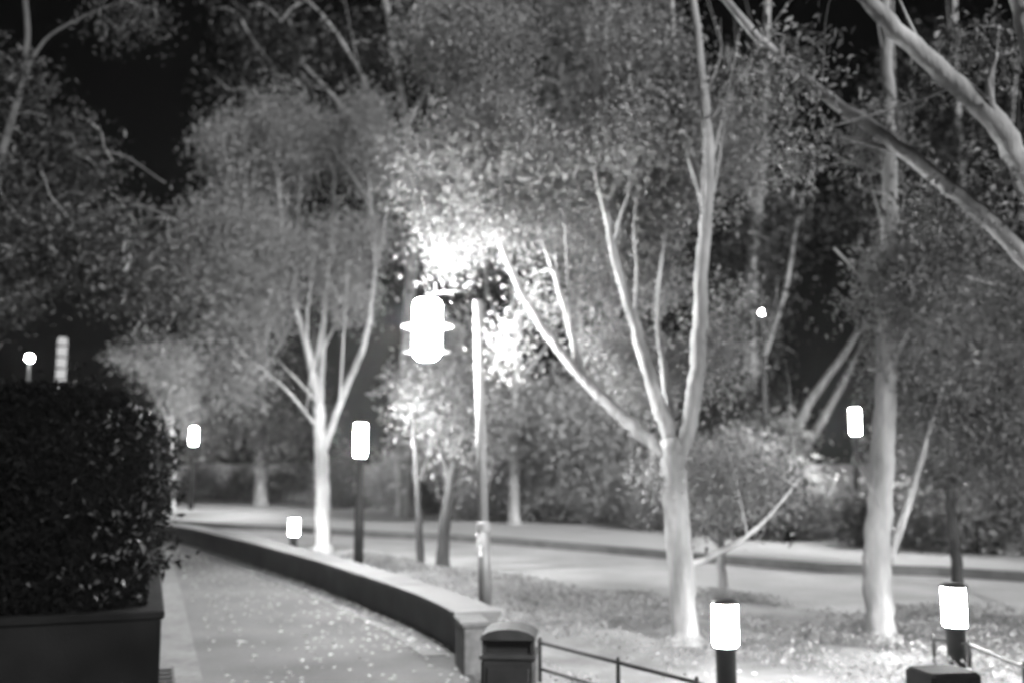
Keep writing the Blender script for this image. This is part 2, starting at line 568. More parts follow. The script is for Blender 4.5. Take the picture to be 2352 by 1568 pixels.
def tree(name, label, group, stems, blobs, leafsize=.075, per=70, spread=.26, barkm='bark', leafm='leaf', base=None, gap=.45, density=1.0, droop=.45, seed=1, cat='tree', twr=.006, width=.45, shoots=0, shoot_len=1.6, fan=(0, 0, 0)):
    """stems: list of (part name, [(px, py, D) ...], r0, r1); blobs: (px, py, D, rx px, ry px, depth m, clusters)"""
    rg = np.random.default_rng(seed)
    world = [(nm, [q if isinstance(q, np.ndarray) else P(*q) for q in pts], r0, r1) for nm, pts, r0, r1 in stems]
    b0 = world[0][1][0] if base is None else base
    root = empty(name, b0)
    tag(root, label, cat, group)
    b0 = np.array(b0)
    nodes, rads = [], []
    for i, (nm, pts, r0, r1) in enumerate(world):
        pts = [p - b0 for p in pts]
        sp, rd = tubepath(pts, r0, r1, seg=7)
        rgj = np.random.default_rng(seed * 31 + i)
        sp = [p + rgj.normal(size=3) * min(r, .05) * .12 * (0 if k == 0 else 1) for k, (p, r) in enumerate(zip(sp, rd))]
        if nm == 'trunk':                                       # root flare
            p0 = sp[0]
            sp = [p0 + (0, 0, -.25), p0 + (0, 0, .02), p0 + (sp[1] - p0) * .35] + sp[1:]
            rd = [rd[0] * 1.75, rd[0] * 1.45, rd[0] * 1.12] + rd[1:]
        MB().tube(sp, rd, 12 if r0 > .03 else 8, .07, seed + i).build(nm, M[barkm], root, True)
        k0 = int(len(sp) * (.35 if nm == 'trunk' else .15))
        for q, r in list(zip(sp, rd))[k0:]:
            nodes.append(q); rads.append(r)
    # thin upright shoots off the limbs
    limb_nodes = [i for i, r in enumerate(rads) if r < world[0][2] * .8]
    for i in range(shoots):
        j = limb_nodes[int(rg.random() * len(limb_nodes))]
        p = nodes[j]
        ln_ = rg.uniform(.45, 1.0) * shoot_len
        lean = rg.normal(size=3) * .16 + np.array(fan) * .5
        pts = [p, p + (lean * .5 + (0, 0, .35)) * ln_, p + (lean + (0, 0, .7)) * ln_ + rg.normal(size=3) * .04, p + (lean * 1.35 + (0, 0, 1.0)) * ln_]
        r0 = min(rads[j] * .55, .020 * shoot_len / 1.6)
        sp, rd = tubepath(pts, r0, r0 * .08, seg=5)
        MB().tube(sp, rd, 7, .08, seed + i).build('branch', M[barkm], root, True)
        for q, rr_ in list(zip(sp, rd))[4::2]:
            nodes.append(q); rads.append(rr_)
    # leaf clusters joined to the nearest wood
    C = []
    for (px, py, D, rx, ry, dz, num) in blobs:
        c = P(px, py, D) - b0
        num = max(3, int(num * density))
        q = rg.normal(size=(num * 3, 3))
        q = unit(q) * (rg.random((num * 3, 1)) ** .42)
        e = c + q * np.array((pxm(rx, D), dz, pxm(ry, D)))
        f = 1.7 / spread * .5
        nz = np.sin(e[:, 0] * f + seed) + np.sin(e[:, 2] * f * 1.13 + 1.7 * seed) + np.sin(e[:, 1] * f * .9 + e[:, 2] * f * .6 + 3)
        e = e[np.argsort(-(nz + rg.normal(size=len(nz)) * gap))][:num]
        C.append(e)
    C = np.concatenate(C)
    C = C[C[:, 2] + b0[2] > .35]
    for lp, lr in LAMPS: C = C[np.linalg.norm(C + b0 - lp, axis=1) > lr]
    nd = [np.array(q) for q in nodes]
    par = []
    dist0 = np.min(np.linalg.norm(C[:, None] - np.array(nd)[None], axis=2), axis=1)
    order = np.argsort(dist0)
    C = C[order]
    N0 = len(nd)
    arr = np.zeros((N0 + len(C), 3)); arr[:N0] = nd
    for i, c in enumerate(C):
        dv = arr[:N0 + i] - c
        dd = np.linalg.norm(dv, axis=1) * (1 + .35 * (dv[:, 2] > 0.1))
        j = int(np.argmin(dd))
        par.append(j)
        arr[N0 + i] = c
    cnt = np.ones(len(C))
    for i in range(len(C) - 1, -1, -1):
        if par[i] >= N0: cnt[par[i] - N0] += cnt[i]
    tb = MB()
    for i in range(len(C)):
        a, b = arr[par[i]], arr[N0 + i]
        ra = min(twr * cnt[i] ** .42 + .001, (rads[par[i]] if par[i] < N0 else twr * cnt[par[i] - N0] ** .42) * .8)
        mid = (a + b) / 2 + rg.normal(size=3) * .05 * np.linalg.norm(b - a) + np.array((0, 0, .06 * np.linalg.norm(b - a)))
        tb.tube([a, mid, b], [ra, ra * .8, ra * .6], 5)
    o = tb.build('branchwork', M['twig'] if barkm != 'darkbark' else M['darkbark'], root, True)
    tag(o, kind='stuff')
    k = rg.poisson(per, len(C))
    idx = np.repeat(np.arange(len(C)), k)
    e = rg.normal(size=(len(idx), 3)) * np.array((1, 1, .85)) * spread * .55
    e[:, 2] -= np.abs(rg.normal(size=len(idx))) * spread * .35
    pc = C[idx] + e
    pc = pc[pc[:, 2] + b0[2] > .08]
    lv = leaf_mesh('crown', pc, rg.uniform(.65, 1.25, len(pc)) * leafsize, droop, width, rg)
    link('crown', lv, M[leafm], root)
    return root


def gb(x, y, z=0.0):
    """ground point under a photo position as (x, y, z) and its distance"""
    q = G(x, y, z)
    return q, q[1]


TG = 'trees around the road and path'
# main forked tree in the middle right
q, D = gb(1574, 1470, .08)
T2 = tree('broadleaf_tree', 'large pale barked tree in the bed, forking into big limbs behind the nearest bollard', TG, [
    ('trunk', [q, (1560, 1270, D), (1550, 1120, D), (1543, 1010, D)], .118, .105),
    ('limb', [(1543, 1020, D), (1503, 900, D + .1), (1462, 760, D + .25), (1420, 620, D + .4), (1378, 430, D + .5), (1330, 230, D + .6)], .072, .015),
    ('limb', [(1550, 1075, D), (1588, 950, D - .05), (1605, 800, D - .1), (1612, 600, D - .1), (1628, 400, D - .2), (1615, 200, D - .2), (1585, -60, D - .2)], .080, .030),
    ('limb', [(1538, 1050, D), (1440, 965, D + .25), (1330, 860, D + .5), (1232, 730, D + .7), (1170, 610, D + .8), (1120, 480, D + .9), (1075, 330, D + 1)], .066, .016),
    ('limb', [(1335, 870, D + .5), (1300, 720, D + .9), (1245, 545, D + 1.2), (1185, 370, D + 1.5)], .040, .012),
    ('limb', [(1545, 1000, D), (1525, 860, D + .3), (1510, 700, D + .5), (1530, 520, D + .7)], .042, .012),
    ('limb', [(1575, 1300, D), (1680, 1253, D + .1), (1760, 1190, D + .2), (1835, 1100, D + .3)], .035, .010),
    ('limb', [(1622, 480, D - .1), (1560, 250, D + .2), (1545, 40, D + .4), (1540, -80, D + .5)], .045, .02),
], [
    (1150, 350, D + 1.2, 240, 240, 1.0, 185), (1010, 520, D + 1.6, 120, 110, .6, 46), (1380, 240, D + .7, 270, 260, 1.1, 215),
    (1080, 110, D + 1.0, 240, 150, 1.0, 100), (1480, 560, D + .9, 170, 150, .7, 70), (1310, 560, D + 1.3, 140, 170, .6, 60),
    (1420, 850, D + 1.1, 110, 120, .5, 34), (1690, 330, D + .2, 110, 240, .8, 30), (1150, 860, D + 1.2, 55, 140, .25, 20),
    (1610, 1060, D + .2, 120, 90, .5, 26), (1660, 760, D + .3, 50, 150, .4, 18), (1750, 1120, D + .3, 90, 70, .4, 18), (1560, 880, D + .7, 60, 110, .3, 12),
], per=125, leafsize=.056, spread=.25, seed=2, leafm='leafpale', shoots=16, shoot_len=1.7)

# tree on the left of the lantern
q, D = gb(742, 1258, .05)
T1 = tree('broadleaf_tree', 'straight pale trunk with upswept branches, behind the bollard by the curved wall', TG, [
    ('trunk', [q, (740, 1130, D), (737, 1020, D), (733, 930, D)], .145, .115),
    ('limb', [(734, 940, D), (708, 810, D), (676, 690, D + .1), (652, 560, D + .2), (636, 380, D + .3)], .085, .02),
    ('limb', [(740, 1040, D), (788, 910, D - .1), (842, 770, D - .2), (862, 600, D - .3), (850, 450, D - .2), (838, 270, D)], .075, .02),
    ('limb', [(735, 950, D), (742, 780, D + .4), (760, 560, D + .6), (772, 330, D + .8)], .07, .02),
    ('limb', [(732, 985, D), (668, 905, D - .3), (605, 850, D - .5), (545, 800, D - .6)], .035, .01),
    ('limb', [(733, 930, D), (690, 880, D - .5), (640, 830, D - .9)], .03, .01),
], [
    (600, 470, D, 160, 210, 1.6, 150), (740, 320, D + .4, 160, 170, 1.5, 110), (540, 590, D, 100, 90, 1.0, 46), (520, 350, D + .2, 90, 90, .9, 34),
    (770, 520, D + .3, 90, 140, 1.0, 50), (560, 800, D - .4, 110, 120, .8, 34), (640, 690, D, 70, 90, .8, 26), (845, 420, D - .1, 50, 160, .6, 26), (790, 700, D - .2, 50, 120, .5, 16),
], per=150, leafsize=.08, spread=.42, seed=5, twr=.009, leafm='leafpale', shoots=14, shoot_len=2.6)

# tree on the right
q, D = gb(2024, 1462, .08)
T3 = tree('broadleaf_tree', 'thick trunk with smaller stems leaning off it, standing left of the right bollard', TG, [
    ('trunk', [q, (2014, 1310, D), (2024, 1120, D), (2034, 900, D), (2040, 690, D), (2044, 450, D), (2040, 200, D), (2034, -60, D)], .125, .040),
    ('limb', [(2040, 1290, D), (2088, 1150, D - .1), (2128, 1010, D - .1), (2165, 880, D)], .045, .015),
    ('limb', [(2036, 850, D), (2110, 720, D - .1), (2195, 600, D - .2), (2260, 500, D - .2)], .04, .012),
    ('limb', [(2036, 720, D), (1980, 640, D + .2), (1915, 570, D + .4)], .03, .01),
    ('limb', [(2030, 980, D), (2140, 860, D + .3), (2260, 790, D + .5)], .035, .01),
], [
    (2070, 680, D, 110, 110, .8, 46), (2190, 850, D + .2, 170, 150, .9, 80), (2260, 1010, D + .3, 110, 110, .7, 40), (2130, 540, D, 110, 90, .7, 30),
    (2300, 700, D + .2, 90, 110, .7, 24), (2040, 350, D, 90, 150, .6, 16),
], per=100, leafsize=.06, spread=.25, seed=8, leafm='leaf', barkm='bark', shoots=6, shoot_len=1.3)

# big limbs reaching in from the right
D = 6.6
q = P(2620, 1600, D); q[2] = .0
T4 = tree('leaning_tree', 'nearest tree whose heavy limbs reach in diagonally at the upper right corner', TG, [
    ('trunk', [q, (2580, 1200, D), (2530, 900, D), (2470, 720, D)], .16, .12),
    ('limb', [(2480, 745, D), (2352, 590, D), (2230, 470, D + .1), (2060, 335, D + .2), (1900, 220, D + .3), (1760, 105, D + .4), (1630, -40, D + .5)], .070, .026),
    ('limb', [(2475, 730, D), (2385, 480, D - .1), (2300, 300, D - .2), (2180, 180, D - .2), (2060, 70, D - .2), (1930, -70, D - .2)], .098, .05),
    ('limb', [(2480, 740, D), (2440, 400, D - .2), (2370, 120, D - .4), (2330, -90, D - .4)], .09, .06),
    ('limb', [(2310, 315, D - .2), (2270, 210, D - .3), (2290, 120, D - .4)], .035, .012),
    ('limb', [(2100, 365, D + .2), (1960, 320, D + .3), (1830, 300, D + .4)], .022, .008),
    ('limb', [(2200, 195, D - .2), (2050, 250, D), (1880, 300, D + .2)], .014, .005),
], [
    (2260, 60, D - .2, 120, 90, .6, 14), (1780, 150, D + .4, 110, 90, .6, 16), (2330, 420, D, 60, 90, .4, 9), (2160, 460, D + .2, 90, 50, .4, 9), (1900, 330, D + .4, 110, 70, .5, 10),
], per=44, leafsize=.07, spread=.22, seed=9, barkm='bark', shoots=9, shoot_len=1.1)

# tree behind the hedge at the left, dim light put into dark bark and leaves
q = np.array((-7.6, 12.5, .1)); D = 12.5
T5 = tree('dark_tree', 'dim spreading tree overhanging the dark hedge with many crossing branches', TG, [
    ('trunk', [q, A3(-7.4, 12.5, 2.0), A3(-7.0, 12.4, 4.0)], .17, .12),
    ('limb', [A3(-7.0, 12.4, 3.9), (0, 560, D), (160, 520, D), (300, 470, D), (430, 520, D)], .06, .015),
    ('limb', [A3(-7.1, 12.4, 3.2), (20, 700, D - .4), (170, 610, D - .6), (300, 590, D - .8)], .05, .012),
    ('limb', [A3(-7.0, 12.4, 4.0), (10, 330, D), (60, 120, D), (55, -60, D)], .07, .03),
    ('limb', [(15, 300, D), (90, 110, D), (190, 40, D), (290, 0, D)], .03, .012),
    ('limb', [A3(-7.0, 12.4, 3.7), (100, 420, D + .6), (250, 350, D + .8), (380, 420, D + 1)], .04, .01),
], [
    (120, 400, D, 170, 150, 1.2, 60), (260, 560, D, 160, 130, 1.2, 60), (110, 640, D - .4, 160, 110, 1.0, 46), (330, 690, D - .2, 110, 90, 1.0, 34),
    (30, 140, D, 90, 130, .8, 22), (280, 30, D, 80, 50, .7, 10),
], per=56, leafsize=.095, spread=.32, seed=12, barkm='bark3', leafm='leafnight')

# smaller trees and saplings
q, D = gb(398, 1168, .16)
tree('young_tree', 'young tree with lamplight put into its leaf colour, rising just past the hedge, beside the far left lantern', TG, [
    ('trunk', [q, (398, 1050, D), (392, 960, D), (385, 830, D)], .10, .05),
    ('limb', [(393, 980, D), (340, 880, D), (310, 800, D)], .06, .03)],
    [(375, 860, D - .3, 80, 100, 1.2, 60), (320, 790, D, 60, 60, 1.0, 20), (410, 950, D, 50, 60, .8, 16)],
    per=90, leafsize=.11, spread=.45, seed=14, twr=.012, leafm='leafbright')
q, D = gb(966, 1302, .05)
tree('sapling', 'slim dark stemmed sapling at the road edge left of the lamp post', TG, [
    ('trunk', [q, (962, 1190, D), (957, 1090, D), (950, 960, D)], .062, .03),
    ('limb', [(958, 1120, D), (985, 1040, D), (1005, 950, D)], .03, .012)],
    [(985, 930, D + .5, 70, 80, .8, 32), (1010, 1010, D, 50, 60, .5, 16)], per=56, leafsize=.1, spread=.32, seed=15, barkm='darkbark', leafm='leafpale')
q, D = gb(1016, 1304, .05)
tree('leaning_tree', 'short leaning dark trunk close beside the slim sapling, left of the lamp post', TG, [
    ('trunk', [q, (1024, 1190, D), (1042, 1080, D), (1078, 960, D)], .10, .055),
    ('limb', [(1036, 1110, D), (1010, 1020, D + .2), (1000, 920, D + .3)], .05, .02)],
    [(1050, 930, D, 90, 90, .8, 40), (1085, 1060, D, 60, 80, .5, 20)], per=56, leafsize=.1, spread=.32, seed=16, barkm='darkbark')
q, D = gb(1662, 1378, .08)
tree('sapling', 'pale sapling just behind the nearest bollard with a low bushy top', TG, [
    ('trunk', [q, (1656, 1270, D), (1652, 1160, D), (1660, 1060, D)], .055, .03),
    ('limb', [(1655, 1230, D), (1710, 1160, D), (1790, 1090, D)], .03, .01)],
    [(1660, 1090, D, 90, 90, .6, 34), (1750, 1120, D, 70, 70, .5, 22), (1610, 1160, D, 50, 60, .4, 14)], per=56, leafsize=.09, spread=.27, seed=17)
q, D = gb(2200, 1345, .02)
tree('sapling', 'dark slender trunk rising directly behind the right bollard', TG, [
    ('trunk', [q, (2195, 1270, D), (2186, 1200, D), (2182, 1080, D)], .075, .06),
    ('limb', [(2184, 1130, D), (2230, 1040, D), (2250, 950, D)], .03, .01)],
    [(2190, 1050, D, 90, 80, .7, 30), (2250, 1000, D, 80, 80, .6, 24)], per=56, leafsize=.1, spread=.3, seed=18, barkm='darkbark')
q, D = gb(1447, 1196, .2)
tree('slender_tree', 'thin pale twin stem among the bright shrubs beyond the road, left of the large tree', TG, [
    ('trunk', [q, (1445, 1100, D), (1443, 1010, D), (1425, 860, D)], .12, .05),
    ('limb', [(1444, 1060, D), (1462, 960, D), (1475, 850, D)], .06, .03)],
    [(1420, 860, D, 110, 110, 1.4, 44), (1480, 930, D, 60, 70, 1.0, 18)], leafm='leafbright', per=80, leafsize=.13, spread=.5, seed=19, twr=.014)
q, D = gb(1800, 1213, .2)
tree('leaning_tree', 'twin stemmed tree slanting up to the right in front of the dark gap', TG, [
    ('trunk', [q, (1800, 1140, D), (1812, 1040, D)], .17, .14),
    ('limb', [(1810, 1060, D), (1850, 940, D), (1925, 830, D + .2), (1995, 735, D + .4), (2090, 640, D + .6)], .115, .05),
    ('limb', [(1812, 1080, D), (1868, 1000, D + .4), (1925, 900, D + .6), (1965, 820, D + .8), (2005, 730, D + 1)], .115, .05)],
    [(2060, 640, D + .5, 120, 80, 1.3, 40), (2150, 700, D + .8, 100, 80, 1.2, 26), (1780, 1010, D, 90, 60, 1.0, 24)], per=60, leafsize=.14, spread=.45, seed=20, twr=.012, barkm='bark3')
q, D = gb(2318, 1262, .2)
tree('slender_tree', 'pale forked slender tree at the right edge beyond the road', TG, [
    ('trunk', [q, (2314, 1190, D), (2300, 1120, D), (2280, 1000, D)], .11, .05),
    ('limb', [(2312, 1180, D), (2340, 1090, D), (2360, 980, D)], .07, .03)],
    [(2290, 1010, D, 100, 90, 1.0, 40), (2350, 940, D, 80, 100, 1.0, 30), (2240, 1100, D, 70, 60, .8, 18)], per=60, leafsize=.13, spread=.42, seed=21, twr=.012)

# tall trees beyond the road
def tall(label, x, y, D, trunk, blobs, seed, leafm='leaf', barkm='bark2', ls=.165, sp=.8, r=.22, per=100):
    q = P(x, y, D); q[2] = .1
    top = trunk
    stems = [('trunk', [q] + [(a, b, D) for a, b in top[0]], r, r * .35)]
    for br in top[1:]:
        stems.append(('limb', [(a, b, D) for a, b in br], r * .42, r * .12))
    return tree('tall_tree', label, TG, stems, [(a, b, D + c, d_, e, f, n_) for a, b, c, d_, e, f, n_ in blobs], per=per, leafsize=ls, spread=sp, seed=seed, twr=.02, leafm=leafm, barkm=barkm, shoots=7, shoot_len=4.0)

tall('tall dim tree behind the left tree, bare branches arching up and to the left', 930, 1150, 27, [[(930, 900), (945, 600), (940, 350), (900, 100), (880, -60)], [(940, 420), (860, 230), (760, 60), (660, -40)], [(930, 600), (890, 380), (800, 260), (690, 140)], [(930, 300), (1000, 150), (1010, -30)]],
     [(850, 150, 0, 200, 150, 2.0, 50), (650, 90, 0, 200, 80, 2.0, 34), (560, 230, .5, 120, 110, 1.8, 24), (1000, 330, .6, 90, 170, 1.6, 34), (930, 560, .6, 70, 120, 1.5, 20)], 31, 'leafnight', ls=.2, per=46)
tall('tall tree filling the top centre behind the large forked tree', 1330, 1150, 26, [[(1330, 900), (1320, 600), (1300, 300), (1280, 0), (1280, -80)], [(1320, 560), (1220, 320), (1130, 120), (1080, -60)], [(1310, 420), (1420, 220), (1470, 0)]],
     [(1200, 200, 0, 240, 230, 2.5, 90), (1400, 350, 0, 220, 250, 2.5, 90), (1300, 650, 0, 220, 180, 2.4, 70), (1440, 60, 0, 180, 120, 2, 40), (1130, 60, 0, 200, 100, 2, 34), (1110, 600, 0, 120, 150, 2, 34)], 32, 'leaf')
tall('tall twin trunk tree seen in the gap right of the large forked tree', 1722, 1180, 25, [[(1722, 950), (1726, 650), (1745, 400), (1760, 100), (1765, -80)], [(1722, 900), (1800, 680), (1836, 480), (1870, 380)], [(1735, 500), (1690, 300), (1670, 100)]],
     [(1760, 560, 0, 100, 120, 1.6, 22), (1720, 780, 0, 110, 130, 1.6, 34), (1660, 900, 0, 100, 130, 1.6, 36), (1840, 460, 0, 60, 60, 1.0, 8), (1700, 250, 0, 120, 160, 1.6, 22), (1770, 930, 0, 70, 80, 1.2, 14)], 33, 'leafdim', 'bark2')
tall('tall dim tree behind the diagonal limbs at the upper right', 2230, 1180, 27, [[(2230, 900), (2220, 600), (2200, 300), (2190, -60)], [(2220, 700), (2120, 480), (2060, 250), (2050, 0)], [(2215, 560), (2310, 350), (2340, 100)]],
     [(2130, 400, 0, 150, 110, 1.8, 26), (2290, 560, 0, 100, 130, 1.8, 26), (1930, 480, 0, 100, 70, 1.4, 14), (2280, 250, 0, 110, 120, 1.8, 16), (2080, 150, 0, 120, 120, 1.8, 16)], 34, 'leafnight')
tall('tall leafy tree far off behind the bushes left of the lantern', 600, 1130, 34, [[(600, 950), (600, 800), (605, 650)], [(600, 900), (540, 780), (500, 700)], [(600, 860), (660, 760), (690, 660)]],
     [(600, 900, 0, 110, 130, 2.4, 60), (500, 960, 0, 80, 100, 2.0, 36), (680, 1000, 0, 70, 100, 1.8, 30), (460, 780, 0, 120, 110, 2.2, 44), (420, 640, .5, 120, 90, 2.2, 26)], 35, 'leafdim', ls=.24)
tall('tall tree behind the lantern, its leaves showing through the gap to its right', 1180, 1160, 24, [[(1180, 980), (1185, 850), (1190, 720)], [(1182, 900), (1120, 820), (1080, 740)], [(1184, 880), (1250, 800), (1290, 720)]],
     [(1170, 900, 0, 90, 120, 1.6, 36), (1050, 850, 0, 100, 130, 1.8, 40), (1260, 930, 0, 100, 100, 1.6, 50), (960, 880, .4, 60, 80, 1.4, 14), (1350, 960, .3, 90, 90, 1.4, 40), (1040, 980, 0, 90, 90, 1.2, 34)], 36, 'leafbright', ls=.18, sp=.62, r=.14)
tall('tall tree behind the right hand trees, leaves hanging over the shrubs', 2120, 1200, 22, [[(2120, 1000), (2130, 850), (2150, 700)], [(2124, 940), (2200, 830), (2250, 750)], [(2122, 980), (2050, 880), (1990, 840)]],
     [(2140, 850, 0, 120, 130, 1.8, 50), (2290, 870, 0, 110, 140, 1.8, 46), (2200, 1010, 0, 120, 100, 1.6, 40), (2080, 990, 0, 70, 90, 1.2, 20), (2340, 620, 0, 60, 90, 1.2, 12)], 37, 'leaf', ls=.16, sp=.6, r=.14)

# ------------------------------------------------------------------ shrubs beyond the road
SG = 'shrubs along the far kerb'
def shrub(label, x, y, hpx, wpx, seed, leafm='leaf', ls=.13, clusters=46, D=None, per=60, stems=5):
    q = G(x, y, .16)
    if D is not None: q = P(x, y, D); q[2] = .16
    D = q[1]
    rg = np.random.default_rng(seed)
    stm = []
    for i in range(stems):
        dx = (i - (stems - 1) / 2) / max(1, stems - 1) * wpx * 1.1
        stm.append(('stem', [q + np.array((pxm(dx * .12, D), rg.normal() * .05, 0)), (x + dx * .45, y - hpx * .4, D + rg.normal() * .2), (x + dx * .8, y - hpx * .8, D + rg.normal() * .3)], .035, .012))
    return tree('shrub', label, SG, stm, [(x, y - hpx * .58, D, wpx * .5, hpx * .44, pxm(wpx, D) * .35, clusters), (x - wpx * .2, y - hpx * .35, D, wpx * .3, hpx * .3, .4, clusters // 3), (x + wpx * .25, y - hpx * .4, D, wpx * .28, hpx * .3, .4, clusters // 3)],
                per=per, leafsize=ls, spread=ls * 3.1, seed=seed, leafm=leafm, cat='shrub', twr=.009, base=q, droop=.25)

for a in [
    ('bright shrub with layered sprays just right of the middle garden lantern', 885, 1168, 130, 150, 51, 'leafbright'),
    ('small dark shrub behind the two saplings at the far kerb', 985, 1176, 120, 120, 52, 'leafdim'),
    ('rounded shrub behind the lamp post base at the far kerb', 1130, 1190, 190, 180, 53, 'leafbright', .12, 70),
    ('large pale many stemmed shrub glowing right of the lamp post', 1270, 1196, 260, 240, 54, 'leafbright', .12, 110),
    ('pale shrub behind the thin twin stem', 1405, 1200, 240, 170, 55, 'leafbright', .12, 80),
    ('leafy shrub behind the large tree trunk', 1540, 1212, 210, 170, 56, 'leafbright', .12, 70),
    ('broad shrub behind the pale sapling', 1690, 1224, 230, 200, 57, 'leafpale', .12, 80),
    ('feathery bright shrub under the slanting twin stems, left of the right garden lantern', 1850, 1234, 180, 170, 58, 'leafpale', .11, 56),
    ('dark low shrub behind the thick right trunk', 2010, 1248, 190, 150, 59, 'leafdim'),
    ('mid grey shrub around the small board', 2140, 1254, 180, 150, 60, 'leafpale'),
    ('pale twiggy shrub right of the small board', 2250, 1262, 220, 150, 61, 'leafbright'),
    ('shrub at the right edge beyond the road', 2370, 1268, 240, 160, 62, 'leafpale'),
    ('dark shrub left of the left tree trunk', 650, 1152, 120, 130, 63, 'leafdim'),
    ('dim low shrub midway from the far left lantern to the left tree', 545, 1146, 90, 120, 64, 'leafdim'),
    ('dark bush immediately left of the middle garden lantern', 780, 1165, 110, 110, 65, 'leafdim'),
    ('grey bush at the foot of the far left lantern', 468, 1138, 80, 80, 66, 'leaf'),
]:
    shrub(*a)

# tall grass and low plants along the far kerb
L = np.array(off(l1, -.5)); s = np.r_[0, np.cumsum(np.linalg.norm(np.diff(L, axis=0), axis=1))]
n = 16000
u = rng.uniform(0, s[-1] * .8, n)
bx = np.interp(u, s, L[:, 0]) + rng.normal(size=n) * .25
by = np.interp(u, s, L[:, 1]) + rng.normal(size=n) * .25 + .2
h = rng.uniform(.12, .55, n) * (.6 + .5 * np.sin(u * .9) ** 2)
ln = rng.normal(size=(n, 2)) * .32 * h[:, None]
w = .012
B0 = np.c_[bx - w, by, np.full(n, .15)]; B1 = np.c_[bx + w, by, np.full(n, .15)]
Mi = np.c_[bx + ln[:, 0] * .35 + w * .7, by + ln[:, 1] * .35, .15 + h * .65]; Mj = Mi - np.array((w * 1.4, 0, 0))
Tp = np.c_[bx + ln[:, 0], by + ln[:, 1], .15 + h]
V = np.stack((B0, B1, Mi, Mj, Tp), 1).reshape(-1, 3)
b = np.arange(n)[:, None] * 5
F = np.concatenate((b + [[0, 1, 2]], b + [[0, 2, 3]], b + [[3, 2, 4]]), 0)
tag(link('tall_grass', np_mesh('tall_grass', V, F, np.repeat(rng.random(n), 5)), M['grass']), 'tall grass fringe along the far kerb', 'grass', kind='stuff')

# ground cover in the bed
def bedpoint(n):
    i = rng.uniform(0, 58.9, n); t = rng.uniform(.01, .97, n)
    i0 = i.astype(int); fr = (i - i0)[:, None]
    A, B = np.array(A_), np.array(B_)
    a = A[i0] * (1 - fr) + A[i0 + 1] * fr
    c = B[i0] * (1 - fr) + B[i0 + 1] * fr
    p = a * (1 - t[:, None]) + c * t[:, None]
    z = .05 + .05 * np.sin(p[:, 0] * 1.7) * np.cos(p[:, 1] * 1.3) + .03 * np.sin(p[:, 0] * 4.1 + p[:, 1] * 2.7) + .05 * np.sin(np.pi * t)
    return p, z
p, z = bedpoint(240000)
keep = (p[:, 1] < 17) & (p[:, 1] > 4.5) & (np.abs(p[:, 0]) < p[:, 1] * .6 + .8)
den = .42 + .4 * np.sin(p[:, 0] * 2.3 + 1.1) * np.sin(p[:, 1] * 2.9) + .25 * np.sin(p[:, 0] * 6.1 + p[:, 1] * 3.3)
den = den + .35 * np.sin(p[:, 0] * 1.1 + 4) * np.sin(p[:, 1] * .9 + 1)
den = np.where(p[:, 0] < -.1, den * .35, den)
keep &= rng.random(len(p)) < den
p, z = p[keep], z[keep]
C = np.c_[p, z + rng.uniform(.0, .10, len(p))]
tag(link('ground_cover', leaf_mesh('ground_cover', C, rng.uniform(.02, .05, len(C)) + rng.exponential(.007, len(C)), .1, .5), M['grass']), 'low leafy ground cover over the planting bed', 'ground cover', kind='stuff')

# fallen leaves
n = 1500
pp = []
while len(pp) < n:
    s1 = rng.uniform(-1.5, 16); i = rng.uniform(0, 1)
    a = PC + U * s1 - Vv * .35
    y = a[1]
    W_ = np.array([q for q in wb])
    b2 = np.array((np.interp(y, W_[:, 1], W_[:, 0]) if y > W_[0, 1] else .2 + (W_[0, 1] - y) * .05, y)) 
    i = i if rng.random() < .55 else 1 - abs(rng.normal()) * .14
    if i < .03: continue
    pp.append(a * (1 - i) + b2 * i)
pp = np.array(pp)
nn = len(pp)
yaw = rng.uniform(0, 6.28, nn); L = rng.uniform(.03, .07, nn) 
ax = np.c_[np.cos(yaw), np.sin(yaw)] * L[:, None] * .5; sd = np.c_[-np.sin(yaw), np.cos(yaw)] * L[:, None] * .28
zz = rng.uniform(.006, .014, (nn, 4))
V = np.stack((np.c_[pp - ax, zz[:, 0]], np.c_[pp + sd, zz[:, 1] + .006], np.c_[pp + ax, zz[:, 2] + .004], np.c_[pp - sd, zz[:, 3] + .002]), 1).reshape(-1, 3)
b = np.arange(nn)[:, None] * 4
F = np.concatenate((b + [[0, 2, 1]], b + [[0, 3, 2]]), 0)
tag(link('fallen_leaves', np_mesh('fallen_leaves', V, F, np.repeat(rng.random(nn), 4)), M['litter']), 'pale dry leaves scattered over the path', 'leaves', kind='stuff')

# ------------------------------------------------------------------ lamps
# street lamp with a tiered lantern on an arm
base = G(1116, 1436, .08)
D = base[1]
topz = P(1100, 690, D)[2]
lx = pxm(965 - 1103, D)
sl = empty('street_lamp', base)
tag(sl, 'tall lamp post behind the dark bin with a glaring tiered lantern on a side arm', 'street lamp')
hz = topz - base[2]
tilt = P(1097, 690, D)[0] - base[0]
def tp(h): return (tilt * h / hz, 0, h)
MB().tube([tp(0), tp(.9)], [.062, .060], 16).build('lower_post', M['metal'], sl, True)
MB().tube([tp(.9), tp(hz * .6), tp(hz)], [.050, .047, .042], 16).build('post', M['post'], sl, True)
MB().lathe([(.11, -.03), (.11, .03), (.085, .05), (.075, .12)], (0, 0, 0), 20).build('base_plate', M['metal'], sl)
MB().lathe([(.058, 0), (.066, .01), (.066, .09), (.058, .1)], tp(.86), 18).build('collar', M['post'], sl)
hb = P(1103, 700, D)[2] - base[2]
lz = P(965, 760, D)[2] - base[2]
zt = P(965, 690, D)[2] - base[2]
zb = P(965, 826, D)[2] - base[2]
MB().tube([tp(zt + .08), (lx * .5, 0, zt + .10), (lx, 0, zt + .07)], [.016, .014, .014], 10).build('arm', M['black'], sl, True)
